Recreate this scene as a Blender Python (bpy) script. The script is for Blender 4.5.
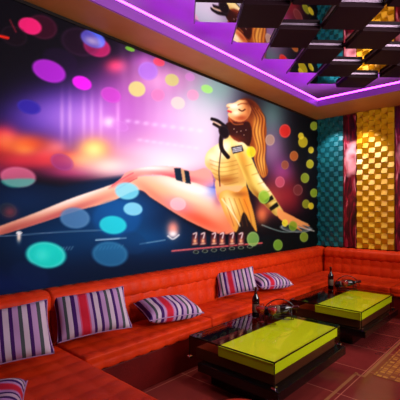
import bpy, bmesh, math, random
import numpy as np
from mathutils import Vector, Matrix
random.seed(7)
PI = math.pi
S = bpy.context.scene
COL = S.collection
for o in list(bpy.data.objects): bpy.data.objects.remove(o)

# ------------------------------------------------------------------ camera
EYE = 1.5; FPX = 369.0
cam = bpy.data.cameras.new('camera'); co = bpy.data.objects.new('camera', cam); COL.objects.link(co)
co.location = (0, 0, EYE); co.rotation_euler = (PI/2, 0, math.radians(42.66))
cam.sensor_width = 36; cam.lens = 36*FPX/400; cam.shift_y = 11/400; cam.clip_start = 0.02
S.camera = co
# ------------------------------------------------------------------ view / world
S.view_settings.view_transform = 'Standard'; S.view_settings.look = 'None'
S.view_settings.exposure = 0.0; S.view_settings.gamma = 1
W = bpy.data.worlds.new('world'); S.world = W; W.use_nodes = True
W.node_tree.nodes['Background'].inputs[0].default_value = (0.9, 0.6, 0.5, 1)
W.node_tree.nodes['Background'].inputs[1].default_value = 0.02
# ------------------------------------------------------------------ lights of the room and added fills
def area(name, loc, target, sx, sy, power, col):
    l = bpy.data.lights.new(name, 'AREA'); l.shape = 'RECTANGLE'; l.size = sx; l.size_y = sy; l.energy = power; l.color = col
    o = bpy.data.objects.new(name, l); COL.objects.link(o); o.location = loc
    o.rotation_euler = (Vector(target)-Vector(loc)).to_track_quat('-Z', 'Y').to_euler(); return o
def spot(name, loc, target, power, col, deg=60, blend=.6, r=.05):
    l = bpy.data.lights.new(name, 'SPOT'); l.energy = power; l.color = col; l.spot_size = math.radians(deg); l.spot_blend = blend; l.shadow_soft_size = r
    o = bpy.data.objects.new(name, l); COL.objects.link(o); o.location = loc
    o.rotation_euler = (Vector(target)-Vector(loc)).to_track_quat('-Z', 'Y').to_euler(); return o
sl = area('mural_fill', (1.7, 3.5, 2.4), (-3.1, 3.3, 2.45), 3.2, 1.5, 122, (1, .93, .95)); sl.data.spread = math.radians(95)  # added fill out of view, brightens the mural; no actual screen
area('overhead_fill', (-.2, 4.6, 3.3), (-2.4, 5.3, .4), 1.6, 1.6, 36, (1, .8, .58))  # added overhead fill for sofas and back wall, no fixture behind it
spot('table_downlight', (-1.6, 2.6, 3.3), (-1.65, 2.9, .4), 60, (1, .9, .7), 50)
spot('table_downlight', (-1.6, 4.5, 3.3), (-1.65, 4.7, .4), 60, (1, .9, .7), 50)
spot('table_front_fill', (-1.5, .9, 3.3), (-1.75, 2.3, .36), 60, (1, .85, .7), 26)  # added fill to brighten the lime front of the near table
spot('yellow_wall_downlight', (-2.25, 6.25, 3.19), (-2.2, 6.66, 2.2), 60, (1, .85, .5), 62, .5, .03)
spot('yellow_wall_downlight', (-1.8, 5.2, 3.3), (-2.05, 6.66, 1.3), 60, (1, .84, .5), 36, .6, .03)
spot('teal_wall_downlight', (-2.68, 6.25, 3.19), (-2.75, 6.66, 2.1), 60, (.9, .95, 1), 75, .5, .03)

# ------------------------------------------------------------------ helpers
def s2l(c):
    return tuple(((x/255)/12.92 if x/255 <= .04045 else ((x/255+.055)/1.055)**2.4) for x in c)
def mat(name, rgb, rough=.5, metal=0, spec=.5, coat=0, trans=0, ior=1.45, emit=None, es=0, sheen=0):
    m = bpy.data.materials.new(name); m.use_nodes = True
    b = m.node_tree.nodes['Principled BSDF']
    b.inputs['Base Color'].default_value = (*s2l(rgb), 1); b.inputs['Roughness'].default_value = rough
    b.inputs['Metallic'].default_value = metal; b.inputs['Specular IOR Level'].default_value = spec
    b.inputs['Coat Weight'].default_value = coat; b.inputs['Transmission Weight'].default_value = trans
    b.inputs['IOR'].default_value = ior; b.inputs['Sheen Weight'].default_value = sheen
    if emit: b.inputs['Emission Color'].default_value = (*s2l(emit), 1); b.inputs['Emission Strength'].default_value = es
    return m
def nt(m): return m.node_tree.nodes, m.node_tree.links, m.node_tree.nodes['Principled BSDF']
def vary(m, rgb1, rgb2, scale, detail=3, bump=0, bscale=None):
    n, l, b = nt(m); tc = n.new('ShaderNodeTexCoord'); no = n.new('ShaderNodeTexNoise'); r = n.new('ShaderNodeValToRGB')
    no.inputs['Scale'].default_value = scale; no.inputs['Detail'].default_value = detail
    r.color_ramp.elements[0].position = .3; r.color_ramp.elements[1].position = .7
    r.color_ramp.elements[0].color = (*s2l(rgb1), 1); r.color_ramp.elements[1].color = (*s2l(rgb2), 1)
    l.new(tc.outputs['Object'], no.inputs['Vector']); l.new(no.outputs['Fac'], r.inputs[0]); l.new(r.outputs[0], b.inputs['Base Color'])
    if bump:
        n2 = n.new('ShaderNodeTexNoise'); n2.inputs['Scale'].default_value = bscale or scale*8; bp = n.new('ShaderNodeBump')
        bp.inputs['Strength'].default_value = bump; bp.inputs['Distance'].default_value = .01
        l.new(tc.outputs['Object'], n2.inputs['Vector']); l.new(n2.outputs['Fac'], bp.inputs['Height']); l.new(bp.outputs[0], b.inputs['Normal'])
    return m
def link_mesh(name, me, m=None, parent=None, smooth=False, loc=(0,0,0)):
    if m: me.materials.append(m)
    if smooth:
        for p in me.polygons: p.use_smooth = True
    o = bpy.data.objects.new(name, me); COL.objects.link(o); o.location = loc
    if parent: o.parent = parent
    return o
def obj(name, bm, m=None, parent=None, smooth=False, loc=(0,0,0)):
    me = bpy.data.meshes.new(name); bmesh.ops.recalc_face_normals(bm, faces=bm.faces[:]); bm.to_mesh(me); bm.free()
    return link_mesh(name, me, m, parent, smooth, loc)
def empty(name, loc=(0,0,0), rz=0):
    o = bpy.data.objects.new(name, None); COL.objects.link(o); o.location = loc; o.rotation_euler = (0,0,rz); o.empty_display_size = .1; return o
def tag(o, label=None, cat=None, group=None, kind=None):
    if label: o['label'] = label
    if cat: o['category'] = cat
    if group: o['group'] = group
    if kind: o['kind'] = kind
    return o
def add_box(bm, x0, x1, y0, y1, z0, z1, bev=0):
    r = bmesh.ops.create_cube(bm, size=1, matrix=Matrix.Translation(((x0+x1)/2,(y0+y1)/2,(z0+z1)/2)) @ Matrix.Diagonal((x1-x0,y1-y0,z1-z0,1)))
    if bev:
        es = set(e for v in r['verts'] for e in v.link_edges)
        bmesh.ops.bevel(bm, geom=list(es), offset=bev, segments=2, profile=.6, affect='EDGES')
    return bm
def box(x0, x1, y0, y1, z0, z1, bev=0): return add_box(bmesh.new(), x0, x1, y0, y1, z0, z1, bev)
def lathe(prof, n=24, bm=None, M=None):
    bm = bm or bmesh.new(); rings = []
    for r, z in prof:
        if r < 1e-5: vs = [bm.verts.new((0,0,z))]
        else: vs = [bm.verts.new((r*math.cos(2*PI*i/n), r*math.sin(2*PI*i/n), z)) for i in range(n)]
        rings.append(vs)
    for a, b in zip(rings, rings[1:]):
        for i in range(n):
            j = (i+1) % n
            if len(a) == 1 and len(b) == 1: continue
            if len(a) == 1: bm.faces.new((a[0], b[i], b[j]))
            elif len(b) == 1: bm.faces.new((a[i], a[j], b[0]))
            else: bm.faces.new((a[i], a[j], b[j], b[i]))
    if M: bmesh.ops.transform(bm, matrix=M, verts=[v for r in rings for v in r])
    return bm
def tube(pts, r, n=8, bm=None, closed=False):
    bm = bm or bmesh.new(); pts = [Vector(p) for p in pts]; rings = []; N = len(pts)
    for k, p in enumerate(pts):
        a = pts[(k-1) % N] if (closed or k) else pts[0]; b = pts[(k+1) % N] if (closed or k < N-1) else pts[-1]
        d = (b-a).normalized(); q = d.to_track_quat('Z', 'Y')
        rings.append([bm.verts.new(p + q @ Vector((r*math.cos(2*PI*i/n), r*math.sin(2*PI*i/n), 0))) for i in range(n)])
    pairs = list(zip(rings, rings[1:])) + ([(rings[-1], rings[0])] if closed else [])
    for a, b in pairs:
        for i in range(n): bm.faces.new((a[i], a[(i+1)%n], b[(i+1)%n], b[i]))
    if not closed: bm.faces.new(rings[0][::-1]); bm.faces.new(rings[-1])
    return bm
def copy_tree(o, parent=None):
    c = o.copy(); COL.objects.link(c)
    if parent: c.parent = parent
    for ch in list(o.children): copy_tree(ch, c)
    return c

# ------------------------------------------------------------------ room dimensions
XM = -3.14; YB = 6.70; XR = 2.6; YN = -1.6
SOF = 3.23; LIPX = -2.71; LIPY = 5.82; CEIL = 3.60

# ================================================================== materials
M_soffit = vary(mat('soffit_paint', (180,112,52), .6), (172,102,44), (188,120,58), 2)
M_white = mat('ceiling_paint', (225,215,235), .6)
M_darkwall = vary(mat('dark_wallpaper', (60,22,24), .6), (50,18,20), (75,28,26), 5)
M_mirror = mat('mirror', (225,220,228), .02, 1)
M_panel = mat('aubergine_lacquer', (24,4,12), .6, spec=.1)
M_strip = mat('brushed_steel', (120,104,118), .45, 1)
M_chrome = mat('chrome', (225,222,228), .12, 1)
M_lip = mat('lip_violet_bounce', (110,50,130), .4, emit=(130,40,170), es=.22)  # violet colour and weak glow stand in for cove light bounced onto the lip
M_led = mat('violet_led', (120,20,200), .5, emit=(172,44,235), es=20)
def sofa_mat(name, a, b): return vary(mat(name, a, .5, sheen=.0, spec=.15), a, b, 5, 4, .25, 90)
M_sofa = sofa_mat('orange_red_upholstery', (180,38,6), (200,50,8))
M_base = sofa_mat('shaded_red_upholstery', (80,10,9), (94,12,10))  # upholstery red darkened, shade of the base fronts put into the colour
M_lime = mat('lime_lacquer', (196,212,8), .35)
M_black = mat('black_lacquer', (10,7,8), .18)
M_brown = mat('brown_lacquer', (74,38,22), .3)
M_wine = mat('dark_bottle_glass', (20,6,8), .08, spec=.7)
M_label = mat('bottle_label', (84,58,46), .6)
M_foil = mat('wine_foil', (70,10,16), .3, .4)
M_redwine = mat('red_wine', (170,24,26), .05, spec=.6)
def glass_mat(name, rgb, fac):
    m = bpy.data.materials.new(name); m.use_nodes = True; n = m.node_tree.nodes; l = m.node_tree.links; n.clear()
    out = n.new('ShaderNodeOutputMaterial'); t = n.new('ShaderNodeBsdfTransparent'); g = n.new('ShaderNodeBsdfGlossy'); mx = n.new('ShaderNodeMixShader'); f = n.new('ShaderNodeFresnel')
    t.inputs[0].default_value = (*rgb, 1); g.inputs['Roughness'].default_value = .02; g.inputs['Color'].default_value = (1,1,1,1); f.inputs['IOR'].default_value = fac
    ge = n.new('ShaderNodeNewGeometry'); ml = n.new('ShaderNodeMath'); ml.operation = 'MULTIPLY_ADD'; ml.inputs[1].default_value = -1; ml.inputs[2].default_value = 1; l.new(ge.outputs['Backfacing'], ml.inputs[0]); mm = n.new('ShaderNodeMath'); mm.operation = 'MULTIPLY'; l.new(f.outputs[0], mm.inputs[0]); l.new(ml.outputs[0], mm.inputs[1]); l.new(mm.outputs[0], mx.inputs[0]); l.new(t.outputs[0], mx.inputs[1]); l.new(g.outputs[0], mx.inputs[2]); l.new(mx.outputs[0], out.inputs[0]); return m
M_clear = glass_mat('clear_glass', (.94,.94,.9), 1.22)
M_smoke = glass_mat('smoked_glass', (.62,.36,.26), 1.2)
M_wglass = glass_mat('wine_glass', (.85,.8,.8), 1.35)
M_edge = mat('dark_glass_edge', (22,20,8), .2)

# floor: glossy wine-red tiles with a gold mosaic inlay
def floor_mat(name, c1, c2, mortar, w, h, ms, rough):
    m = mat(name, c1, rough); n, l, b = nt(m); tc = n.new('ShaderNodeTexCoord'); br = n.new('ShaderNodeTexBrick')
    br.offset = 0; br.inputs['Scale'].default_value = 1; br.inputs['Brick Width'].default_value = w; br.inputs['Row Height'].default_value = h
    br.inputs['Mortar Size'].default_value = ms; br.inputs['Color1'].default_value = (*s2l(c1),1); br.inputs['Color2'].default_value = (*s2l(c2),1); br.inputs['Mortar'].default_value = (*s2l(mortar),1)
    no = n.new('ShaderNodeTexNoise'); no.inputs['Scale'].default_value = 6; no.inputs['Detail'].default_value = 5
    mx = n.new('ShaderNodeMixRGB'); mx.blend_type = 'MULTIPLY'; mx.inputs[0].default_value = .35
    l.new(tc.outputs['Object'], br.inputs['Vector']); l.new(tc.outputs['Object'], no.inputs['Vector'])
    l.new(br.outputs[0], mx.inputs[1]); l.new(no.outputs[0], mx.inputs[2]); l.new(mx.outputs[0], b.inputs['Base Color']); return m
M_floor = floor_mat('wine_red_floor_tile', (136,50,46), (124,42,42), (196,110,92), .6, .6, .004, .14)
M_gold = floor_mat('gold_mosaic_tile', (206,140,60), (130,56,40), (140,70,50), .05, .05, .006, .2)
M_line = mat('gold_inlay_line', (150,92,60), .25)

# ================================================================== room shell
def struct(name, bm, m): return tag(obj(name, bm, m), kind='structure')
struct('floor', box(XM-.1, XR+.1, YN-.1, YB+.1, -.1, 0), M_floor)
struct('wall_left', box(XM-.1, XM, YN, YB, 0, CEIL+.1), M_darkwall)
struct('wall_back', box(XM-.1, XR+.1, YB, YB+.1, 0, CEIL+.1), M_darkwall)
struct('wall_right', box(XR, XR+.1, YN, YB, 0, CEIL+.1), M_darkwall)
struct('wall_front', box(XM-.1, XR+.1, YN-.1, YN, 0, CEIL+.1), M_darkwall)
struct('ceiling', box(XM, XR, YN, YB, CEIL, CEIL+.1), M_white)
# soffit: flat band round the tray, with an upstand lip that hides the LEDs
bm = bmesh.new()
add_box(bm, XM, LIPX-.0205, YN, YB, SOF, SOF+.03); add_box(bm, LIPX-.0205, XR, LIPY+.0205, YB, SOF, SOF+.03)
struct('trim_1', bm, M_soffit)
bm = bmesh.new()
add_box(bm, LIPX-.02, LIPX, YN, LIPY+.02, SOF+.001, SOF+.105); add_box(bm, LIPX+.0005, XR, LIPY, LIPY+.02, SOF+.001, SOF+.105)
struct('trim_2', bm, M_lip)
for n_, b_, lab in (('led_strip', box(LIPX-.020, LIPX-.002, YN+.1, LIPY+.001, SOF+.106, SOF+.13), 'violet glowing light strip in the ceiling cove above the mural'),
               ('led_strip', box(LIPX-.020, XR-.1, LIPY+.002, LIPY+.020, SOF+.106, SOF+.13), 'violet glowing light strip in the ceiling cove along the tiled back wall')):
    tag(obj(n_, b_, M_led), lab, 'light strip', 'violet cove lights')
# gold inlay in the floor
struct('trim_3', box(-1.12, .6, 3.55, 5.2, 0, .003), M_gold)
bm = bmesh.new()
add_box(bm, -1.26, -1.235, 2.0, 3.50, 0, .003); add_box(bm, -1.26, -1.16, 3.45, 3.475, 0, .003); add_box(bm, -1.185, -1.16, 3.475, 5.4, 0, .003)
struct('trim_4', bm, M_line)

# hanging squares, laid on the diagonal like a checkerboard
s = .431; A0 = Vector((-1.94, 3.585)); e1 = Vector((1,1))/math.sqrt(2); e2 = Vector((-1,1))/math.sqrt(2)
PZ = 3.37
def make_square():
    r = empty('ceiling_panel', (0,0,PZ), PI/4)
    h = s*.5*.97
    obj('panel_board', box(-h, h, -h, h, -.03, .05, .004), M_panel, r)
    bm = bmesh.new()
    for sx in (-1,1): add_box(bm, sx*h-.006, sx*h+.006, -h, h, .012, .045)
    for sy in (-1,1): add_box(bm, -h+.006, h-.006, sy*h-.006, sy*h+.006, .012, .045)
    obj('edge_trim', bm, M_strip, r)
    obj('hanger', box(-.03, .03, -.03, .03, .051, CEIL-.001-PZ), M_panel, r)
    return r
def make_mirror():
    r = empty('ceiling_mirror', (0,0,PZ), PI/4); h = s*.5*.99
    obj('mirror_face', box(-h, h, -h, h, .022, .028), M_mirror, r)
    bm = bmesh.new(); add_box(bm, -h, -h+.010, -h, h, 0, .0215); obj('edge_strip', bm, M_strip, r)
    obj('hanger', box(-.03, .03, -.03, .03, .0285, CEIL-.001-PZ), M_panel, r)
    return r
protos = [None, None]
for i in range(-9, 10):
    for j in range(-9, 7):
        q = (i+j) % 2
        c = A0 + e1*(i*s) + e2*(j*s)
        if c.x < -2.26 or c.y+.30 > 5.84 or c.x > .9 or c.y < 1.2: continue
        t = -.6777*c.x+.7353*c.y; lat = .7353*c.x+.6777*c.y
        if t < 2.75 or lat/t > .66 or lat/t < -.3: continue
        if protos[q] is None: protos[q] = o = (make_mirror if q else make_square)()
        else: o = copy_tree(protos[q])
        o.location = (c.x, c.y, PZ)
        if q: tag(o, 'square ceiling mirror set diagonally between the dark hanging squares', 'mirror', 'square mirrors of the checkerboard ceiling')
        else: tag(o, 'dark aubergine square with shiny edges hanging in the mirror ceiling', 'ceiling panel', 'dark squares of the checkerboard ceiling')

# ================================================================== tiled back wall
def relief(x0, x1, z0, z1, tw, th, dep, mtl, name, label):
    nx = round((x1-x0)/tw); nz = round((z1-z0)/th); tw = (x1-x0)/nx; th = (z1-z0)/nz
    bm = bmesh.new(); y = YB-.03
    add_box(bm, x0, x1, YB-.03, YB-.001, z0, z1)
    for i in range(nx):
        for j in range(nz):
            a, b = x0+i*tw+.001, x0+(i+1)*tw-.001; c, d = z0+j*th+.001, z0+(j+1)*th-.001
            up = (i+j) % 2
            yt, yb = (y-dep, y-.004) if up else (y-.004, y-dep)
            v = [bm.verts.new(p) for p in ((a,y,c),(b,y,c),(b,y,d),(a,y,d),(a+.004,yb,c+.003),(b-.004,yb,c+.003),(b-.004,yt,d-.003),(a+.004,yt,d-.003))]
            for f in ((4,5,6,7),(0,1,5,4),(1,2,6,5),(2,3,7,6),(3,0,4,7)): bm.faces.new([v[k] for k in f])
    return tag(obj(name, bm, mtl), label, 'wall panel')
M_teal = vary(mat('teal_relief_tile', (8,84,96), .4), (5,72,84), (12,96,104), 3)
M_yel = vary(mat('gold_relief_tile', (206,150,12), .38), (190,134,8), (212,160,14), 3)
relief(XM+.02, -2.62, .85, SOF, .088, .09, .028, M_teal, 'relief_panel', 'teal wall panel of raised wedge tiles in the corner beside the mural')
relief(-2.375, -1.77, .85, SOF, .10, .09, .045, M_yel, 'relief_panel', 'golden yellow wall panel of raised wedge tiles on the back wall')
relief(-1.50, -.7, .85, SOF, .1, .09, .03, M_teal, 'relief_panel', 'teal wall panel of raised wedge tiles farthest from the mural')
def art_mat():
    m = mat('red_abstract_print', (130,10,30), .3); n, l, b = nt(m)
    tc = n.new('ShaderNodeTexCoord'); mp = n.new('ShaderNodeMapping'); mp.inputs['Scale'].default_value = (5,1,.8)
    no = n.new('ShaderNodeTexNoise'); no.inputs['Scale'].default_value = 3; no.inputs['Detail'].default_value = 4; no.inputs['Distortion'].default_value = 1.2
    r = n.new('ShaderNodeValToRGB'); cr = r.color_ramp
    for p, c in ((.3,(14,2,8)),(.48,(70,4,22)),(.6,(140,16,40)),(.74,(215,130,150))):
        e = cr.elements.new(p); e.color = (*s2l(c),1)
    cr.elements.remove(cr.elements[0]); cr.elements.remove(cr.elements[-1])
    l.new(tc.outputs['Object'], mp.inputs[0]); l.new(mp.outputs[0], no.inputs['Vector']); l.new(no.outputs['Fac'], r.inputs[0])
    mp2 = n.new('ShaderNodeMapping'); mp2.inputs['Location'].default_value = (-.05,0,-.72); mp2.inputs['Scale'].default_value = (1,0,.45)
    dn = n.new('ShaderNodeTexNoise'); dn.inputs['Scale'].default_value = 5; ad = n.new('ShaderNodeMixRGB'); ad.blend_type = 'LINEAR_LIGHT'; ad.inputs[0].default_value = .08
    ln = n.new('ShaderNodeVectorMath'); ln.operation = 'LENGTH'; r2 = n.new('ShaderNodeValToRGB'); c2 = r2.color_ramp
    c2.elements[0].position = .02; c2.elements[0].color = (.25,.25,.25,1); c2.elements[1].position = .16; c2.elements[1].color = (0,0,0,1); e = c2.elements.new(.08); e.color = (.95,.95,.95,1)
    mx = n.new('ShaderNodeMixRGB'); mx.inputs[2].default_value = (*s2l((236,150,170)),1)
    l.new(tc.outputs['Object'], mp2.inputs[0]); l.new(tc.outputs['Object'], dn.inputs['Vector']); l.new(mp2.outputs[0], ad.inputs[1]); l.new(dn.outputs['Color'], ad.inputs[2]); l.new(ad.outputs[0], ln.inputs[0])
    l.new(ln.outputs['Value'], r2.inputs[0]); l.new(r2.outputs[0], mx.inputs[0]); l.new(r.outputs[0], mx.inputs[1]); l.new(mx.outputs[0], b.inputs['Base Color']); return m
M_art = art_mat()
# ribbon-like glossy print: slightly rippled sheet
def art(x0, x1, label):
    r = empty('art_panel', ((x0+x1)/2, YB-.02, .85)); w = (x1-x0)/2
    bm = bmesh.new(); add_box(bm, -w, w, -.012, .019, 0, SOF-.85, .003); obj('print', bm, M_art, r)
    bm = bmesh.new()
    for sx in (-1,1): add_box(bm, sx*(w-.006)-.006, sx*(w-.006)+.006, -.02, -.012, 0, SOF-.85)
    obj('edge_strip', bm, M_foil, r)
    return tag(r, label, 'wall panel', 'narrow red abstract prints between the relief panels')
art(-2.618, -2.377, 'narrow red abstract print between the teal and golden tile panels')
art(-1.768, -1.502, 'narrow red abstract print right of the golden tile panel')

# ================================================================== mural painting
SSC = 2; U0, V0, U1, V1 = -90, -30, 330, 310
NW, NH = (U1-U0)*SSC, (V1-V0)*SSC
gu, gv = np.meshgrid(U0+(np.arange(NW)+.5)/SSC, V0+(np.arange(NH)+.5)/SSC)
IMG = np.zeros((NH, NW, 3))
def mixin(a, c):
    global IMG
    IMG = IMG*(1-a[..., None]) + np.array(c)/255*a[..., None]
def screen(a, c):
    global IMG
    IMG = 1-(1-IMG)*(1-np.array(c)/255*a[..., None])
def rot(u, v, ang):
    t = math.radians(ang); x, y = gu-u, gv-v
    return x*math.cos(t)+y*math.sin(t), -x*math.sin(t)+y*math.cos(t)
def glow(u, v, ru, rv, c, a=1, ang=0, add=True):
    x, y = rot(u, v, ang); g = np.exp(-((x/ru)**2+(y/rv)**2))*a
    (screen if add else mixin)(g, c)
def disc(u, v, ru, rv, c, a=.8, ang=20, rim=.05, soft=.10):
    x, y = rot(u, v, ang); d = np.sqrt((x/ru)**2+(y/rv)**2)
    k = np.clip((1+soft-d)/(2*soft), 0, 1)
    mixin(k*a, c)
    if rim: screen(np.exp(-((d-.9)/.08)**2)*rim, (255,255,255))
def blur(a, n):
    if n < 1: return a
    n = int(n); k = np.ones(2*n+1)/(2*n+1)
    for ax in (0, 1):
        a = np.apply_along_axis(lambda r: np.convolve(r, k, 'same'), ax, a)
    return a
def spline(pts, closed=True, n=8):
    P = [np.array(p, float) for p in pts]; N = len(P); out = []
    rng = range(N) if closed else range(N-1)
    for i in rng:
        g = lambda k: P[k % N] if closed else P[min(max(k,0),N-1)]
        p0, p1, p2, p3 = g(i-1), g(i), g(i+1), g(i+2)
        for t in np.arange(n)/n:
            out.append(.5*(2*p1+(p2-p0)*t+(2*p0-5*p1+4*p2-p3)*t*t+(3*p1-p0-3*p2+p3)*t**3))
    if not closed: out.append(P[-1])
    return out
def pmask(pts, b=1, smooth=True):
    P = spline(pts) if smooth else [np.array(p, float) for p in pts]
    x0 = max(int((min(p[0] for p in P)-8-U0)*SSC), 0); x1 = min(int((max(p[0] for p in P)+8-U0)*SSC), NW)
    y0 = max(int((min(p[1] for p in P)-8-V0)*SSC), 0); y1 = min(int((max(p[1] for p in P)+8-V0)*SSC), NH)
    X, Y = gu[y0:y1, x0:x1], gv[y0:y1, x0:x1]; ins = np.zeros(X.shape, bool)
    for a, c in zip(P, P[1:]+P[:1]):
        if a[1] == c[1]: continue
        cr = ((a[1] > Y) != (c[1] > Y)) & (X < (c[0]-a[0])*(Y-a[1])/(c[1]-a[1])+a[0]); ins ^= cr
    m = blur(ins.astype(float), b)
    M_ = np.zeros(gu.shape); M_[y0:y1, x0:x1] = m; return M_
def poly(pts, c, a=1, b=1, smooth=True): mixin(pmask(pts, b, smooth)*a, c)
def shade(mask, gl):                    # tint variations inside one painted shape
    global IMG
    base = IMG.copy(); gl(); IMG = base*(1-mask[...,None])+IMG*mask[...,None]
def stroke(pts, w, c, a=1, soft=.6):
    P = spline(pts, False); d = np.full(gu.shape, 1e9)
    for p, q in zip(P, P[1:]):
        v = q-p; L = max(v@v, 1e-9); t = np.clip(((gu-p[0])*v[0]+(gv-p[1])*v[1])/L, 0, 1)
        d = np.minimum(d, (gu-p[0]-t*v[0])**2+(gv-p[1]-t*v[1])**2)
    d = np.sqrt(d); mixin(np.clip((w/2+soft-d)/(2*soft), 0, 1)*a, c)

IMG[:] = np.array((14,8,22))/255
G = lambda *a, **k: glow(*a, **k)
# backdrop
G(80,125,60,38,(100,60,150),.7); G(120,100,45,40,(130,60,150),.6); G(60,115,50,30,(50,40,120),.6)
G(30,120,40,18,(40,26,110),.5)
G(110,130,30,24,(130,60,130),.5)
M = lambda *a: glow(*a, 0, False)
M(165,118,50,50,(176,100,176),.85); M(180,125,44,46,(222,168,222),.8); M(150,160,56,24,(250,196,220),.85)
M(205,105,30,44,(190,206,214),.75); M(175,165,34,16,(255,232,236),.85); M(205,140,20,34,(226,206,226),.7); M(122,105,20,26,(170,84,170),.5)
M(160,82,40,14,(170,90,150),.6); M(218,88,20,16,(120,160,150),.7); M(272,118,16,26,(96,130,124),.8); M(272,150,16,22,(170,130,170),.7)
M(284,172,12,14,(180,90,170),.75); M(288,196,18,20,(170,50,60),.75); M(270,200,12,18,(200,90,80),.7); M(262,216,6,9,(255,140,90),.85)
M(300,150,14,30,(34,40,34),.5)
for k in range(7): glow(124+k*11,70+k*3,5,40,(255,190,255),.10,-4)
M(200,178,20,10,(240,120,150),.6)
# dark right side and ground
def ramp(c, lo, hi, f): mixin(np.clip((f-lo)/(hi-lo),0,1)*c[3], c[:3])
ramp((8,14,16,.85), 292, 318, gu+(130-gv)*.05)
# city streaks
for u_ in (62,70,84,92,101,118): glow(u_,118,2,20,(220,150,210),.35)
for k in range(9): glow(128+k*9,121+k*1.2,3,2,(215,215,255),.32); glow(140+k*7,140+k,3,1.6,(255,225,240),.25)
# fire-like lights
G(60,112,50,20,(90,60,170),.6); G(90,125,34,22,(130,70,150),.5); G(2,140,14,13,(255,50,16),1); G(6,140,10,9,(255,60,20),1); G(22,146,15,10,(255,100,20),1); G(26,148,9,6,(255,150,40),.8); G(45,156,14,9,(240,60,40),.85); G(20,160,26,9,(230,40,50),.7)
G(56,148,12,8,(255,110,60),.7); M(60,160,60,8,(214,60,70),.7); M(30,144,22,9,(240,90,40),.7); M(94,149,17,12,(250,160,80),.95); M(94,149,10,8,(255,224,140),.9); M(70,158,16,6,(240,110,80),.7); G(82,160,14,9,(255,120,60),.8); G(108,166,22,10,(255,190,150),.85)
G(70,172,30,7,(230,60,110),.55); G(-30,150,25,14,(240,70,30),.8); G(0,172,22,8,(160,40,90),.6)
G(116,66,10,7,(240,50,60),.8); G(145,62,14,10,(190,80,200),.6); G(109,122,6,5,(255,200,200),.7)
G(158,80,20,14,(220,140,200),.5)
# blue ground area below leg
gm = pmask([(-90,222),(0,178),(60,186),(125,176),(140,190),(175,214),(215,240),(260,238),(330,232),(330,320),(-90,320)], 5, False)
mixin(gm*.95, (3,24,52))
shade(gm, lambda: (G(60,240,60,25,(0,70,110),.5), G(120,210,40,24,(20,100,160),.65), G(20,200,40,16,(10,40,70),.5), G(150,240,40,14,(10,70,110),.6), G(260,245,50,12,(10,22,20),.9,add=False), G(0,285,60,16,(8,16,60),.6)))
mixin(np.clip((gu-235)/50,0,1)*np.clip((gv-212)/14,0,1)*.8, (8,16,16))
# bokeh on the left
disc(42,27,16,12,(90,14,50),.6); disc(30,26,12,8,(238,40,120),.95); disc(97,47,14,9.5,(190,40,110),.8); disc(93,39,13,8,(90,110,240),.9,25); glow(92,41,8,4,(200,210,255),.8,20)
disc(80,42,20,14,(70,16,60),.35); disc(14,36,14,10,(40,10,30),.5); disc(60,60,18,11,(50,20,70),.4,20,0)
disc(49,71,17.5,10.5,(165,44,196),.95,22); disc(82,83,10,6.5,(222,34,228),.95,22); disc(111,95,10.5,7.5,(186,70,186),.8,22)
disc(29,107,12,7,(58,44,160),.85,15); disc(137,89,8.5,7.5,(206,200,120),.85); disc(148,71,10,9,(160,110,220),.75); disc(130,49,5,2,(120,190,60),.8)
disc(158,95,6.5,6,(236,120,170),.65); disc(172,80,7,6,(190,190,110),.8); disc(178,103,7,6,(240,210,190),.7); disc(193,95,6,5.5,(230,140,180),.6)
disc(207,89,6,4,(150,220,110),.8); disc(159,62,6,4,(230,70,90),.7); disc(62,162,12,8,(140,60,130),.6); stroke([(0,36),(8,38)],2.5,(240,50,30)); stroke([(10,20),(16,32)],1.5,(150,40,60),.7)
disc(190,77,5,4,(200,120,200),.5); disc(120,126,9,5,(190,120,200),.4)
# far leg and arm
skin = (236,170,140)
leg = [(230,196),(205,186),(178,177),(150,176),(132,178),(105,187),(70,199),(35,213),(0,226),(-40,240),(-45,245),(0,235),(40,223),(80,210),(110,202),(138,190),(152,198),(172,211),(195,224),(222,234),(240,226)]
lm = pmask(leg, 1); mixin(lm, skin)
shade(lm, lambda: (G(190,188,40,9,(255,225,200),.9,20), G(200,220,36,8,(206,84,60),.9,25,add=False), G(186,196,24,4,(250,214,170),.6,18,add=False), G(160,190,16,6,(246,170,130),.6,30,add=False), G(155,196,22,5,(222,120,100),.7,38,add=False),
    G(80,196,50,4,(255,220,205),.8,-21), G(60,214,50,4,(180,84,90),.8,-20,add=False), G(10,230,30,6,(150,60,60),.6,-20,add=False), G(178,205,14,7,(190,130,170),.6,20,add=False), G(232,222,14,12,(200,100,60),.6,add=False)))
arm = [(120,179),(127,172),(140,168),(156,166),(176,167),(192,171),(206,168),(212,176),(212,187),(196,183),(178,179),(160,175),(140,176),(128,183),(108,189)]
am = pmask(arm, 1); mixin(am, (240,150,140))
shade(am, lambda: (G(150,168,24,3,(255,225,215),.8), G(178,177,22,3,(190,70,90),.7,10,add=False), G(128,180,10,3,(190,90,90),.7,-25,add=False)))
stroke([(112,186),(124,178),(133,173)],1.2,(190,70,90),.7); stroke([(116,190),(128,183),(137,178)],1,(150,50,70),.7)
poly([(174,168),(181,168),(183,182),(176,180)],(16,40,60),1,1,False); poly([(184,170),(189,171),(191,184),(185,183)],(16,34,52),1,1,False)
poly([(181,169),(184,170),(186,182),(183,182)],(190,150,110),1,1,False)
glow(214,190,10,8,(90,120,220),.75,add=False); glow(219,200,6,8,(140,60,90),.6,add=False); glow(200,190,10,3,(250,235,240),.6,10)
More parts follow.
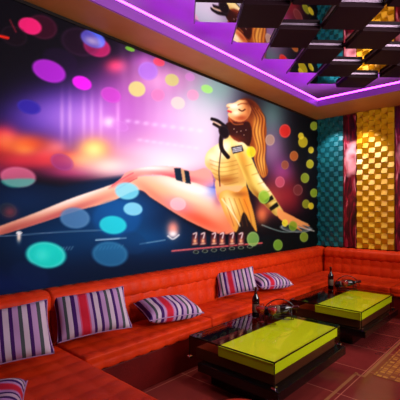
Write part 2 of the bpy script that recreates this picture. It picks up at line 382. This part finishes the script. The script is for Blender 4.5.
# hair behind
hair = [(240,100),(248,99),(256,103),(262,112),(266,124),(266,142),(265,158),(268,172),(263,178),(258,170),(254,158),(250,146),(246,134),(243,122),(242,110)]
hm = pmask(hair, 1); mixin(hm, (150,80,34))
shade(hm, lambda: (G(248,104,14,8,(84,30,14),.95,20,add=False), G(258,135,4,22,(246,180,80),.6,-6), G(250,135,4,18,(120,60,26),.8,-10,add=False), G(262,165,4,12,(255,190,90),.6)))
for k in range(8): stroke([(248+k*1.8,104+k),(255+k*1.5,118),(253+k*1.7,132),(257+k*1.3,148),(255+k*1.5,160),(260+k*.9,174)],.9,(84,36,14) if k%2 else (236,160,70),.6)
G(252,112,8,8,(84,34,16),.6,0,False)
# torso and shirt
gold = (226,196,116)
torso = [(231,134),(225,139),(218,144),(209,150),(205,158),(206,166),(211,171),(215,178),(218,184),(221,190),(230,193),(238,196),(246,190),(246,176),(246,160),(250,150),(246,140),(240,134)]
tm = pmask(torso, 1); mixin(tm, gold)
for q in ((214,152),(222,160),(216,172),(236,150),(230,178)): shade(tm, lambda: G(q[0],q[1],5,4,(190,140,70),.5,-20,False))
shade(tm, lambda: (G(212,160,7,9,(255,240,200),.8), G(226,180,14,5,(140,80,34),.8,0,False), G(242,160,5,20,(170,104,40),.7,0,False), G(210,165,5,7,(190,130,70),.6,0,False), G(226,146,8,5,(255,240,190),.7,-30,False), G(232,165,5,14,(170,120,50),.6,add=False), G(222,150,8,8,(250,236,180),.8)))
for k in range(6): stroke([(210+k*.8,160+k*4.2),(222,163+k*4.4),(238,160+k*4.4)],.7,(140,94,40),.55)
midr = pmask([(216,180),(226,186),(242,186),(242,196),(230,202),(220,202),(216,192)],1); mixin(midr, (236,168,116)); shade(midr, lambda: G(222,197,8,4,(200,100,120),.7,add=False))
sh = [(219,196),(226,190),(238,192),(246,186),(250,200),(254,214),(257,232),(250,222),(244,212),(240,222),(236,232),(230,224),(224,212)]
poly([(238,200),(250,204),(256,226),(252,240),(238,236),(234,222)],(40,26,24),.9,2)
shm = pmask(sh,1); mixin(shm,(206,150,66)); shade(shm, lambda: (G(230,204,6,12,(255,232,170),.85,-20,False), G(246,202,4,14,(230,130,40),.8,-10,False), G(240,194,8,3,(140,80,36),.7,0,False), G(228,222,6,8,(236,120,90),.7,-20,False)))
for k in range(5): stroke([(224+k*5,198+k*.3),(229+k*5,212),(234+k*4.5,226)],.7,(120,70,28),.6)
stroke([(222,199),(232,212),(240,226)],1,(255,244,200),.8)
# near sleeve and hand
sl = [(232,136),(240,134),(246,142),(250,154),(256,168),(262,180),(271,192),(280,206),(283,212),(277,216),(270,210),(260,200),(250,190),(244,176),(238,162),(232,150)]
slm = pmask(sl,1); mixin(slm,(232,206,112)); shade(slm, lambda: (G(240,142,8,8,(255,240,190),.8), G(262,200,20,3.5,(120,70,24),.85,48,add=False), G(243,158,4,14,(196,130,50),.7,-24,False), G(246,172,3,18,(160,110,40),.6,-24,add=False), G(264,184,12,3,(255,246,170),.9,52)))
for k in range(5): stroke([(246+k*6,166+k*9),(252+k*6,164+k*9)],.8,(150,100,40),.6)
for q in ((268,199),(273,206)): poly([(q[0]-4,q[1]+2),(q[0]+4,q[1]-4),(q[0]+6,q[1]),(q[0]-2,q[1]+5)],(30,26,20),1,1,False)
hp = [(278,208),(284,212),(292,216),(301,221),(310,226),(302,225),(308,229),(298,226),(302,231),(292,226),(284,222),(278,216)]
hm2 = pmask(hp,1); mixin(hm2,(246,150,90)); stroke([(284,214),(296,219),(308,224)],.7,(255,220,150),.8)
# neck, black collar, face
poly([(229,116),(236,114),(246,118),(248,132),(242,142),(232,138),(228,128)],(120,50,30),1,1)
poly([(226,124),(232,122),(240,123),(249,122),(252,134),(249,146),(244,143),(238,139),(230,135),(224,134)],(52,18,14),.95,1)
face = [(247,101),(240,100),(234,103),(228,104),(226.5,106.5),(228.5,108),(227.5,110.5),(229,112),(228,115),(231,118.5),(236,121),(243,121),(248,117),(251,109)]
fm = pmask(face,1); mixin(fm,(246,190,130)); shade(fm, lambda: (G(234,106,6,3,(255,236,200),.9), G(242,118,9,4,(150,66,34),.9,add=False), G(246,108,4,8,(190,110,60),.6,add=False), G(249,112,3,7,(150,80,40),.7,add=False), G(236,113,4,3,(255,214,160),.8)))
stroke([(239,109.5),(242,111),(245,109.5)],1.3,(50,20,16),.9); stroke([(238,105),(242,103.5),(247,104)],1,(110,54,26),.8); stroke([(228.3,111),(231,112)],1.8,(190,30,44),.95); stroke([(227.5,107),(229.5,107.5)],.7,(150,70,40),.8)
glow(250,103,6,4,(80,30,14),.9,40,add=False)
# headphones with cable
stroke([(223,131),(221,140),(222,149),(228,157)],4.2,(26,10,14)); stroke([(212,119),(218,121),(226,127)],3.2,(22,10,16)); stroke([(214,124),(219,127),(224,131)],3,(30,14,20)); stroke([(213,121.5),(221,125.5)],.9,(210,170,120),.9)
disc(224,132,5,7,(26,12,18),1,-25,.1); stroke([(222,138),(221,150),(219,170),(220,186)],1,(40,20,24),.9)
for q in ((234,129),(237,132),(241,131),(244,135),(246,130)): disc(*q,.6,.6,(210,180,160),.7,0,0)
stroke([(229,118),(234,124),(243,124)],1,(200,120,60),.7); glow(238,138,7,3,(110,50,30),.6,15,False)
# badge
poly([(231,147),(242,145),(244,151),(233,154)],(40,34,44),1,1,False); 
for k in range(3): stroke([(233,148.6+k*1.6),(241.5,147+k*1.6)],.8,(235,235,240),.95,.4)
# decks and mixer
stroke([(-40,238),(20,235),(60,232),(105,230)],.9,(150,160,180),.7); stroke([(96,240),(126,238)],1.2,(200,220,240),.8); glow(19,237,2,5,(255,225,190),1); disc(19,233,3,1.5,(240,240,240),.9,0,0)
for k in range(8): stroke([(50+k*3,251-k*.2),(52+k*3,248-k*.2)],1,(130,150,170),.6); stroke([(96+k*3.6,250-k*.3),(98+k*3.6,247-k*.3)],1,(120,150,170),.6)
stroke([(172,251),(215,247),(262,243)],1.4,(236,110,110),.9); stroke([(172,253),(262,245.5)],.8,(60,30,60),.8)
stroke([(140,244),(165,240)],1,(170,190,210),.6)
glow(173,229,6,8,(255,140,90),.9); glow(173,234,4,3,(255,255,255),.9); stroke([(168,236),(173,239),(179,235)],1.2,(255,255,255),.8)
for k, u_ in enumerate((195,203,214,222,232,241)):
    poly([(u_-3,233),(u_+3,232),(u_+4,245),(u_-4,246)],(90,36,46),.8,1,False); stroke([(u_-1.5,234),(u_+1.5,233),(u_+.5,238)],1.1,(250,236,230),.9); glow(u_,241,1.8,2.6,(255,170,110),.9); stroke([(u_-2,244),(u_+2,243.5)],.8,(250,220,190),.8)
for k in range(7): disc(196+k*9,252-k*.9,3,1.8,(110,120,90),.7,0,.2); disc(196+k*9,252-k*.9,2,1.1,(12,20,30),.9,0,0)
stroke([(262,225),(285,232),(312,229)],1,(170,200,190),.7); disc(296,228,16,4.5,(90,104,104),.8,4,.3); disc(296,227.5,11,2.6,(30,34,34),.8,4,.1); stroke([(296,226),(314,231)],1.2,(230,230,220),.8)
# hand again over the platter
mixin(hm2*.9,(250,160,96))
# teal bokeh, lower left
disc(18,177,18,10,(224,120,150),.75,5); poly([(2,180),(34,179),(28,186),(10,187)],(70,180,160),.7,2)
disc(75,218,15,10.5,(86,128,170),.85,5); disc(117,218,24,18,(16,90,150),.5,0,0); disc(127,191,12,8.5,(120,206,226),.85,5); disc(133,209,9.5,6.5,(130,200,226),.9,5)
disc(113,225,13.5,9,(40,196,208),.92,5); disc(133,243,14,11,(16,60,100),.4,20,0); disc(46,255,20,13,(24,214,196),.95,6,.2); glow(42,255,8,7,(90,240,150),.5); disc(110,254,18,12.5,(44,112,152),.8,5); disc(30,275,20,12,(12,40,80),.5,20,0)
glow(10,212,7,6,(200,40,30),.7); disc(8,210,9,7,(60,60,60),.4); disc(178,204,8,6.5,(236,200,210),.55,5)
# yellow-green bokeh on the right
for u_,v_,r_,c_ in ((251,152,5,(222,214,40)),(285,131,6,(226,50,40)),(303,142,5,(216,200,40)),(301,136,3,(250,230,60)),(314,126,4,(170,190,60)),(294,156,4.5,(190,110,50)),(310,164,4,(176,170,40)),
    (305,178,4.5,(150,170,50)),(314,193,4,(150,176,50)),(306,204,4,(150,160,40)),(311,206,3,(240,220,50)),(293,226,4.5,(120,160,40)),(304,237,4.5,(150,180,60)),(253,239,6.5,(130,176,90)),
    (278,245,5,(130,176,60)),(285,223,3.2,(250,236,60)),(264,197,6,(130,180,60)),(302,110,3.5,(60,90,60)),(285,165,4,(150,90,60)),(311,150,3,(210,190,50)),(270,140,5,(170,140,120)),(298,190,5,(120,60,60)),(280,182,5,(190,90,110))):
    disc(u_,v_,r_*.95,r_*1.12,c_,.82,0,.15)
IMG = np.clip(IMG, 0, 1)
IMG = IMG*.55+.45*IMG*IMG*(3-2*IMG)
IMG = IMG*(.97-.10*np.clip((gu-120)/60,0,1)*IMG.mean(-1))[...,None]
# map the painting on to the wall panel
MY0, MY1, MZ0, MZ1 = .1, YB-.05, .842, SOF-.04
nY, nZ = 720, 260
ys = np.linspace(MY0, MY1, nY+1); zs = np.linspace(MZ0, MZ1, nZ+1)
YY, ZZ = np.meshgrid(ys, zs, indexing='ij'); XF = XM+.03
tt = -.6777*XF+.7353*YY; lt = .7353*XF+.6777*YY
uu = 200+FPX*lt/tt; vv = 211-FPX*(ZZ-EYE)/tt
fx = np.clip((uu-U0)*SSC-.5, 0, NW-1.001); fy = np.clip((vv-V0)*SSC-.5, 0, NH-1.001)
ix = fx.astype(int); iy = fy.astype(int); ax = (fx-ix)[...,None]; ay = (fy-iy)[...,None]
colr = IMG[iy,ix]*(1-ax)*(1-ay)+IMG[iy,ix+1]*ax*(1-ay)+IMG[iy+1,ix]*(1-ax)*ay+IMG[iy+1,ix+1]*ax*ay
lin = np.where(colr <= .04045, colr/12.92, ((colr+.055)/1.055)**2.4)
me = bpy.data.meshes.new('printed_panel')
verts = np.stack([np.full(YY.shape, XF), YY, ZZ], -1).reshape(-1,3)
I = np.arange((nY+1)*(nZ+1)).reshape(nY+1, nZ+1)
quads = np.stack([I[:-1,:-1], I[1:,:-1], I[1:,1:], I[:-1,1:]], -1).reshape(-1,4)
me.from_pydata(verts.tolist(), [], quads.tolist())
at = me.color_attributes.new('print', 'FLOAT_COLOR', 'POINT')
at.data.foreach_set('color', np.concatenate([lin.reshape(-1,3), np.ones((lin.shape[0]*lin.shape[1],1))], 1).ravel())
M_mural = mat('printed_mural', (200,200,200), .7, spec=.08); n, l, b = nt(M_mural)
an = n.new('ShaderNodeAttribute'); an.attribute_name = 'print'; l.new(an.outputs['Color'], b.inputs['Base Color'])
mural = tag(empty('wall_mural', (XM, (MY0+MY1)/2, MZ0)), 'big colourful mural of a reclining woman with headphones at a mixing desk', 'mural')
pp = link_mesh('printed_panel', me, M_mural, mural); pp.location = -Vector(mural.location)
bm = box(XM+.001, XF-.001, MY0, MY1, MZ0, MZ1); o = obj('backing_board', bm, M_black, mural); o.location = -Vector(mural.location)
bm = bmesh.new(); add_box(bm, XM+.001, XF+.012, MY0, MY1, MZ1, MZ1+.03); add_box(bm, XM+.001, XF+.012, MY1, MY1+.02, MZ0, MZ1+.03)
o = obj('frame', bm, M_black, mural); o.location = -Vector(mural.location)

# ================================================================== sofas
def resample(P, step):
    out = [Vector(P[0])]; lens = [0]; 
    for a, b_ in zip(P, P[1:]):
        a, b_ = Vector(a), Vector(b_); L = (b_-a).length; k = max(1, round(L/step))
        for i in range(1, k+1): out.append(a+(b_-a)*i/k); lens.append(lens[-1]+L/k)
    return out, lens
def rnd(P, r=.04, n=5):                              # round the corners of a polyline
    out = [Vector(P[0])]
    for i in range(1, len(P)-1):
        p, a, c = Vector(P[i]), Vector(P[i-1]), Vector(P[i+1])
        rr = min(r, (a-p).length*.45, (c-p).length*.45); q0 = p+(a-p).normalized()*rr; q1 = p+(c-p).normalized()*rr
        for k in range(n+1):
            t = k/n; out.append(q0*(1-t)**2+p*2*t*(1-t)+q1*t*t)
    out.append(Vector(P[-1])); return out
def tufted(prof, L, pitch_s, pitch_l, amp, step=.02, seam=None, power=.45):
    """closed solid: the (d,z) profile swept along length L, surface padded in buttoned squares"""
    P, ls = resample(rnd(prof), step); n = max(2, round(L/step)); bm = bmesh.new(); rows = []
    nl = max(1, round(L/pitch_l)); pl = L/nl; npf = max(1, round(ls[-1]/pitch_s)); ps = ls[-1]/npf
    for i in range(n+1):
        x = L*i/n; row = []
        for k, p in enumerate(P):
            a = P[max(k-1,0)]; c = P[min(k+1,len(P)-1)]; d = (c-a).normalized(); nrm = Vector((-d.y, d.x))
            h = amp*((abs(math.sin(PI*x/pl))+.02)**power*(abs(math.sin(PI*ls[k]/ps))+.02)**power-1)
            if k in (0, len(P)-1): h = 0
            q = p+nrm*h; row.append(bm.verts.new((x, q.x, q.y)))
        rows.append(row)
    for r0, r1 in zip(rows, rows[1:]):
        for k in range(len(P)-1): bm.faces.new((r0[k], r1[k], r1[k+1], r0[k+1]))
        bm.faces.new((r0[-1], r1[-1], r1[0], r0[0]))
    bm.faces.new(rows[0]); bm.faces.new(rows[-1][::-1])
    return bm
# local frame of a sofa: x along, y = depth (0 at the front), z up
SEAT = .436
def sofa(name, loc, rz, L, D, label, seatL=None, back=True, cushions=2, bx=(0,None), seatx=(0,None), bz=.85):
    r = tag(empty(name, loc, rz), label, 'sofa')
    s0, s1 = seatx[0], seatx[1] or L
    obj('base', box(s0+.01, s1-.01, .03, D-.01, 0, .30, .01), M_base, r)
    w = (s1-s0)/cushions
    for k in range(cushions):
        o = obj('seat', tufted([(.10,.302),(0,.302),(-.005,.36),(0,SEAT-.01),(.03,SEAT),(D-.24,SEAT),(D-.24,.302)], w-.006, .15, .16, .016), M_sofa, r, True)
        o.location = (s0+k*w+.003, 0, 0)
    o = obj('backrest', tufted([(D-.12,.302),(D-.232,.302),(D-.225,.46),(D-.19,.70),(D-.12,.70)], L, .17, .16, .018), M_sofa, r, True)
    # thick rolled top
    o = obj('headrest_roll', tufted([(D-.119,.66),(D-.19,.66),(D-.218,.71),(D-.21,.80),(D-.17,bz-.01),(D-.10,bz),(D-.005,bz-.012),(D-.005,.302),(D-.119,.302)], L, .3, .13, .014), M_sofa, r, True)
    return r
sofa('sectional_sofa', (-2.41, 1.40, 0), PI/2, YB-.04-1.40, 0.725, 'long orange-red tufted sofa running along under the mural', cushions=3, seatx=(0, 4.20))
sofa('sectional_sofa', (-2.885, 5.61, 0), 0, 4.0, YB-.04-5.61, 'orange-red tufted sofa along the tiled back wall', cushions=3)
sofa('chaise_sofa', (-1.45, .28, 0), PI/2, 1.11, 1.685, 'wide red-orange tufted chaise at the near end of the seating, in front at the left', cushions=1)

# ================================================================== striped cushions
def stripe_mat():
    m = mat('striped_cushion_fabric', (150,100,150), .8, sheen=.0, spec=.2); n, l, b = nt(m)
    tc = n.new('ShaderNodeTexCoord'); sx = n.new('ShaderNodeSeparateXYZ'); mr = n.new('ShaderNodeMapRange'); r = n.new('ShaderNodeValToRGB')
    mr.inputs['From Min'].default_value = -.29; mr.inputs['From Max'].default_value = .29
    l.new(tc.outputs['Object'], sx.inputs[0]); l.new(sx.outputs['X'], mr.inputs['Value']); l.new(mr.outputs[0], r.inputs[0]); l.new(r.outputs[0], b.inputs['Base Color'])
    P, Lv, Gr, R, Wt, Pk = (56,16,84), (164,124,166), (62,66,70), (178,20,44), (182,160,176), (180,70,104)
    seq = [(P,3),(Lv,3),(Gr,2),(Wt,3),(P,3),(Lv,2),(Pk,1),(R,5),(Pk,1),(Lv,2),(P,2),(Wt,3),(P,2),(Lv,3),(Gr,2),(Wt,3),(P,2),(Lv,3),(Gr,2),(Wt,3),(P,2)]
    tot = sum(w for _, w in seq); cr = r.color_ramp; cr.interpolation = 'CONSTANT'; pos = 0
    for k, (c, w) in enumerate(seq):
        e = cr.elements[0] if k == 0 else cr.elements.new(pos/tot)
        e.position = pos/tot; e.color = (*s2l(c),1); pos += w
    cr.elements.remove(cr.elements[-1]) if len(cr.elements) > len(seq) else None
    return m
M_stripe = stripe_mat(); M_pipe = mat('cushion_piping', (150,110,150), .8)
def pillow_mesh(w, h, th, n=28):
    bm = bmesh.new(); g = {}
    for sgn in (1, -1):
        for i in range(n+1):
            for j in range(n+1):
                a, c = -1+2*i/n, -1+2*j/n
                if sgn == -1 and (i in (0,n) or j in (0,n)): g[sgn,i,j] = g[1,i,j]; continue
                x = a*w/2*(1-.07*(1-a*a)*0-.06*(1-c*c)*0)*(1-.08*(1-abs(c)**2)*abs(a)**3*.8); z = c*h/2*(1-.10*(1-abs(a)**2)*abs(c)**3*.8)
                y = sgn*th/2*((1-a**4)*(1-c**4))**.55
                y += .004*math.sin(9*a+5*c)*(1-a*a)*(1-c*c)
                g[sgn,i,j] = bm.verts.new((x, y, z))
        for i in range(n):
            for j in range(n):
                bm.faces.new((g[sgn,i,j], g[sgn,i+1,j], g[sgn,i+1,j+1], g[sgn,i,j+1]))
    rim = [g[1,i,0] for i in range(n)]+[g[1,n,j] for j in range(n)]+[g[1,i,n] for i in range(n,0,-1)]+[g[1,0,j] for j in range(n,0,-1)]
    return bm, [v.co.copy() for v in rim]
def make_cushion():
    r = empty('striped_cushion')
    bm, rim = pillow_mesh(.58, .37, .17); c = obj('cover', bm, M_stripe, r, True)
    obj('piping', tube(rim, .005, 6, closed=True), M_pipe, c, True)
    return r
cu = None
CG = None
for loc, ax_x, ax_z, sc, lab in (
    # centre, direction of the cushion's width, direction of its height
    ((-2.68, .93, .655), (.36,1,.09), (-.6,-.05,.85), 1.06, 'large striped cushion propped on the chaise at the left edge of the room'),
    ((-2.75, 1.66, .65), (.40,1,.08), (-.65,-.08,.8), 1.02, 'upright purple-striped cushion just right of the sofa seam, second from the left'),
    ((-2.64, 2.42, .56), (.25,1,-.03), (-1,.25,.22), 1.0, 'striped cushion lying flat on the seat between two propped ones'),
    ((-2.74, 3.62, .635), (.85,.70,.22), (-.5,.30,.85), .84, 'striped cushion propped upright in the middle of the long sofa'),
    ((-2.68, 4.28, .56), (.35,1,-.04), (-1,.35,.22), .95, 'striped cushion lying flat farthest along the long sofa'),
    ((-2.03, .62, .50), (.9,-.4,.0), (.4,.9,.0), 1.0, 'striped cushion lying on the chaise in the bottom left corner')):
    o = make_cushion() if cu is None else copy_tree(cu); cu = cu or o
    X = Vector(ax_x).normalized(); Z = Vector(ax_z); Z = (Z-X*Z.dot(X)).normalized(); Y = Z.cross(X)
    Mx = Matrix((X, Y, Z)).transposed().to_4x4(); Mx.translation = Vector(loc)
    o.matrix_world = Mx @ Matrix.Scale(sc, 4); tag(o, lab, 'cushion', 'striped cushions on the sofas')

# ================================================================== tables
TX0, TX1, TZ = -2.24, -1.396, .42
def make_table(L=1.16):
    r = empty('coffee_table', (0,0,0)); w = TX1-TX0
    # local: x 0..w from the sofa side, y 0..L
    obj('plinth', box(.14, w-.14, .12, L-.12, 0, .15, .005), M_black, r)
    obj('base_slab', box(.12, w+.05, -.03, L+.03, .15, .225, .006), M_black, r)
    obj('brown_body', box(.04, w-.03, .04, L-.04, .226, .317, .003), M_brown, r)
    obj('lime_box', box(.31, w-.012, .012, L-.02, .318, .3995, .004), M_lime, r)
    g = obj('glass_top', box(0, w, 0, L, .410, .420), M_clear, r)
    bm = bmesh.new(); e = .0035
    for (a,b_,c,d) in ((0,w,-e,0),(0,w,L,L+e),(-e,0,-e,L+e),(w,w+e,-e,L+e)): add_box(bm, a,b_,c,d,.4085,.4205)
    obj('edge_band', bm, M_edge, g)
    for nm, b_ in (('glass_side', box(0, w, 0, .006, .232, .409)), ('glass_side', box(0, w, L-.006, L, .232, .409)),
                   ('glass_side', box(w-.006, w, .007, L-.007, .232, .409)), ('glass_side', box(0, .006, .007, L-.007, .232, .409))):
        obj(nm, b_, M_smoke if nm == 'x' else M_clear, r)
    obj('smoked_panel', box(.01, .305, .01, L-.01, .400, .4085), M_smoke, r)
    for x in (0, w):
        for y in (0, L): obj('corner_seam', box(x-.004, x+.003, y-.004, y+.003, .246, .408), M_edge, r)
    for x, y in ((0,0),(w,0),(w,L),(0,L)):
        bm = bmesh.new(); add_box(bm, x-.018, x+.018, y-.018, y+.018, .2255, .245, .004); obj('chrome_foot', bm, M_chrome, r)
    return r
t1 = tag(make_table(), 'lime green and smoked glass low table nearer the camera', 'coffee table', 'two low glass tables in front of the sofa')
t1.location = (TX0, 2.30, 0)
t2 = copy_tree(t1); t2.location = (TX0-.01, 4.08, 0); t2['label'] = 'lime green and smoked glass low table farther back near the tiled wall'

# ================================================================== bottles and glasses
def make_bottle():
    r = empty('wine_bottle')
    obj('bottle_body', lathe([(0,.004),(.030,0),(.037,.006),(.0375,.18),(.034,.20),(.018,.225),(.0145,.24),(.0140,.262)]+[(0,.262)]), M_wine, r, True)
    obj('foil_capsule', lathe([(.0148,.245),(.0150,.296),(.0165,.297),(.0165,.305),(0,.306)]), M_foil, r, True)
    obj('paper_label', lathe([(.0379,.055),(.0382,.056),(.0382,.135),(.0379,.136)]), M_label, r, True)
    return r
def make_glass():
    r = empty('wine_glass')
    prof = [(0,.0),(.034,.001),(.033,.003),(.006,.006),(.004,.012),(.0038,.075),(.010,.084),(.030,.105),(.038,.13),(.036,.165),(.031,.185),(.030,.185),(.035,.165),(.0365,.13),(.029,.107),(.009,.087),(0,.085)]
    obj('glass_bowl_and_stem', lathe(prof, 24), M_wglass, r, True)
    obj('wine', lathe([(0,.088),(.009,.089),(.028,.108),(.0355,.135),(.034,.15),(0,.15)], 24), M_redwine, r, True)
    return r
def make_cradle():
    """wire cradle holding a lying bottle, with a tall arched handle"""
    r = empty('bottle_cradle')
    bm = tube([(-.10,-.05,.004),(.12,-.05,.004),(.12,.05,.004),(-.10,.05,.004)], .004, 6, closed=True)
    for x, h in ((-.09,.05),(.10,.075)):
        tube([(x, .05*math.cos(a), h+.05-.05*math.sin(a)) if 0 else (x, -.05+.1*k/8, .006+h*(abs(k-4)/4)**2) for k, a in enumerate([0]*9)], .0035, 6, bm)
        for sy in (-1,1): tube([(x, sy*.05, .004),(x, sy*.05, .006+h)], .0035, 6, bm)
    for sy in (-1,1): tube([(-.09,sy*.05,.056),(.10,sy*.05,.081)], .0035, 6, bm)
    obj('wire_basket', bm, M_black, r, True)
    obj('handle', tube([(-.14+.30*k/14, 0, .05+.115*math.sin(PI*k/14)**.6) for k in range(15)], .0045, 6), M_black, r, True)
    return r
b0 = c0 = g0 = None
def place(proto, maker, loc, rx=0, ry=0, rz=0):
    o = maker() if proto is None else copy_tree(proto)
    o.rotation_euler = (rx, ry, rz); o.location = loc; return o
LAY = math.radians(82); ZT = .4206
for tb, y0, word in ((0, 2.30, 'near'), (1, 4.10, 'far')):
    o = place(b0, make_bottle, (-2.13, y0+.85+.03*tb, ZT)); b0 = b0 or o
    tag(o, f'dark wine bottle standing upright on the {word} table', 'bottle', 'wine bottles on the low tables')
    cx, cy, rz = (-1.94, y0+.98, math.radians(40)) if tb == 0 else (-1.96, y0+.99, math.radians(40))
    k = place(c0, make_cradle, (cx, cy, ZT), rz=rz); c0 = c0 or k; k.scale = (1.15,)*3
    tag(k, f'black wire bottle cradle with arched handle on the {word} table', 'bottle cradle', 'wire cradles on the low tables')
    o = copy_tree(b0); d = Vector((math.cos(rz), math.sin(rz), 0))
    o.rotation_euler = (0, LAY, rz); p = Vector((cx, cy, ZT+.066))-d*.15; o.location = p; o.scale = (1.15,)*3
    tag(o, f'dark wine bottle lying in the wire cradle on the {word} table', 'bottle', 'wine bottles on the low tables')
spots = [(-1.99, 3.02, 'left one of the two wine glasses by the bottles on the near table'), (-1.88, 3.06, 'right one of the two wine glasses, nearest the lime box, on the near table'),
         (-1.89, 4.86, 'stemmed glass with dark wine on the far table')]
for x, y, lab in spots:
    o = place(g0, make_glass, (x, y, ZT)); g0 = g0 or o; o.scale = (1.2,1.2,1)
    tag(o, lab, 'wine glass', 'wine glasses on the low tables')

# ================================================================== round stool, bottom edge of the view
st = tag(empty('round_stool', (-1.155, 1.57, 0)), 'round dark red stool just showing at the bottom edge', 'stool')
obj('seat', lathe([(0,.34),(.17,.34),(.185,.35),(.19,.39),(.18,.425),(.14,.44),(0,.443)], 40), M_sofa, st, True)
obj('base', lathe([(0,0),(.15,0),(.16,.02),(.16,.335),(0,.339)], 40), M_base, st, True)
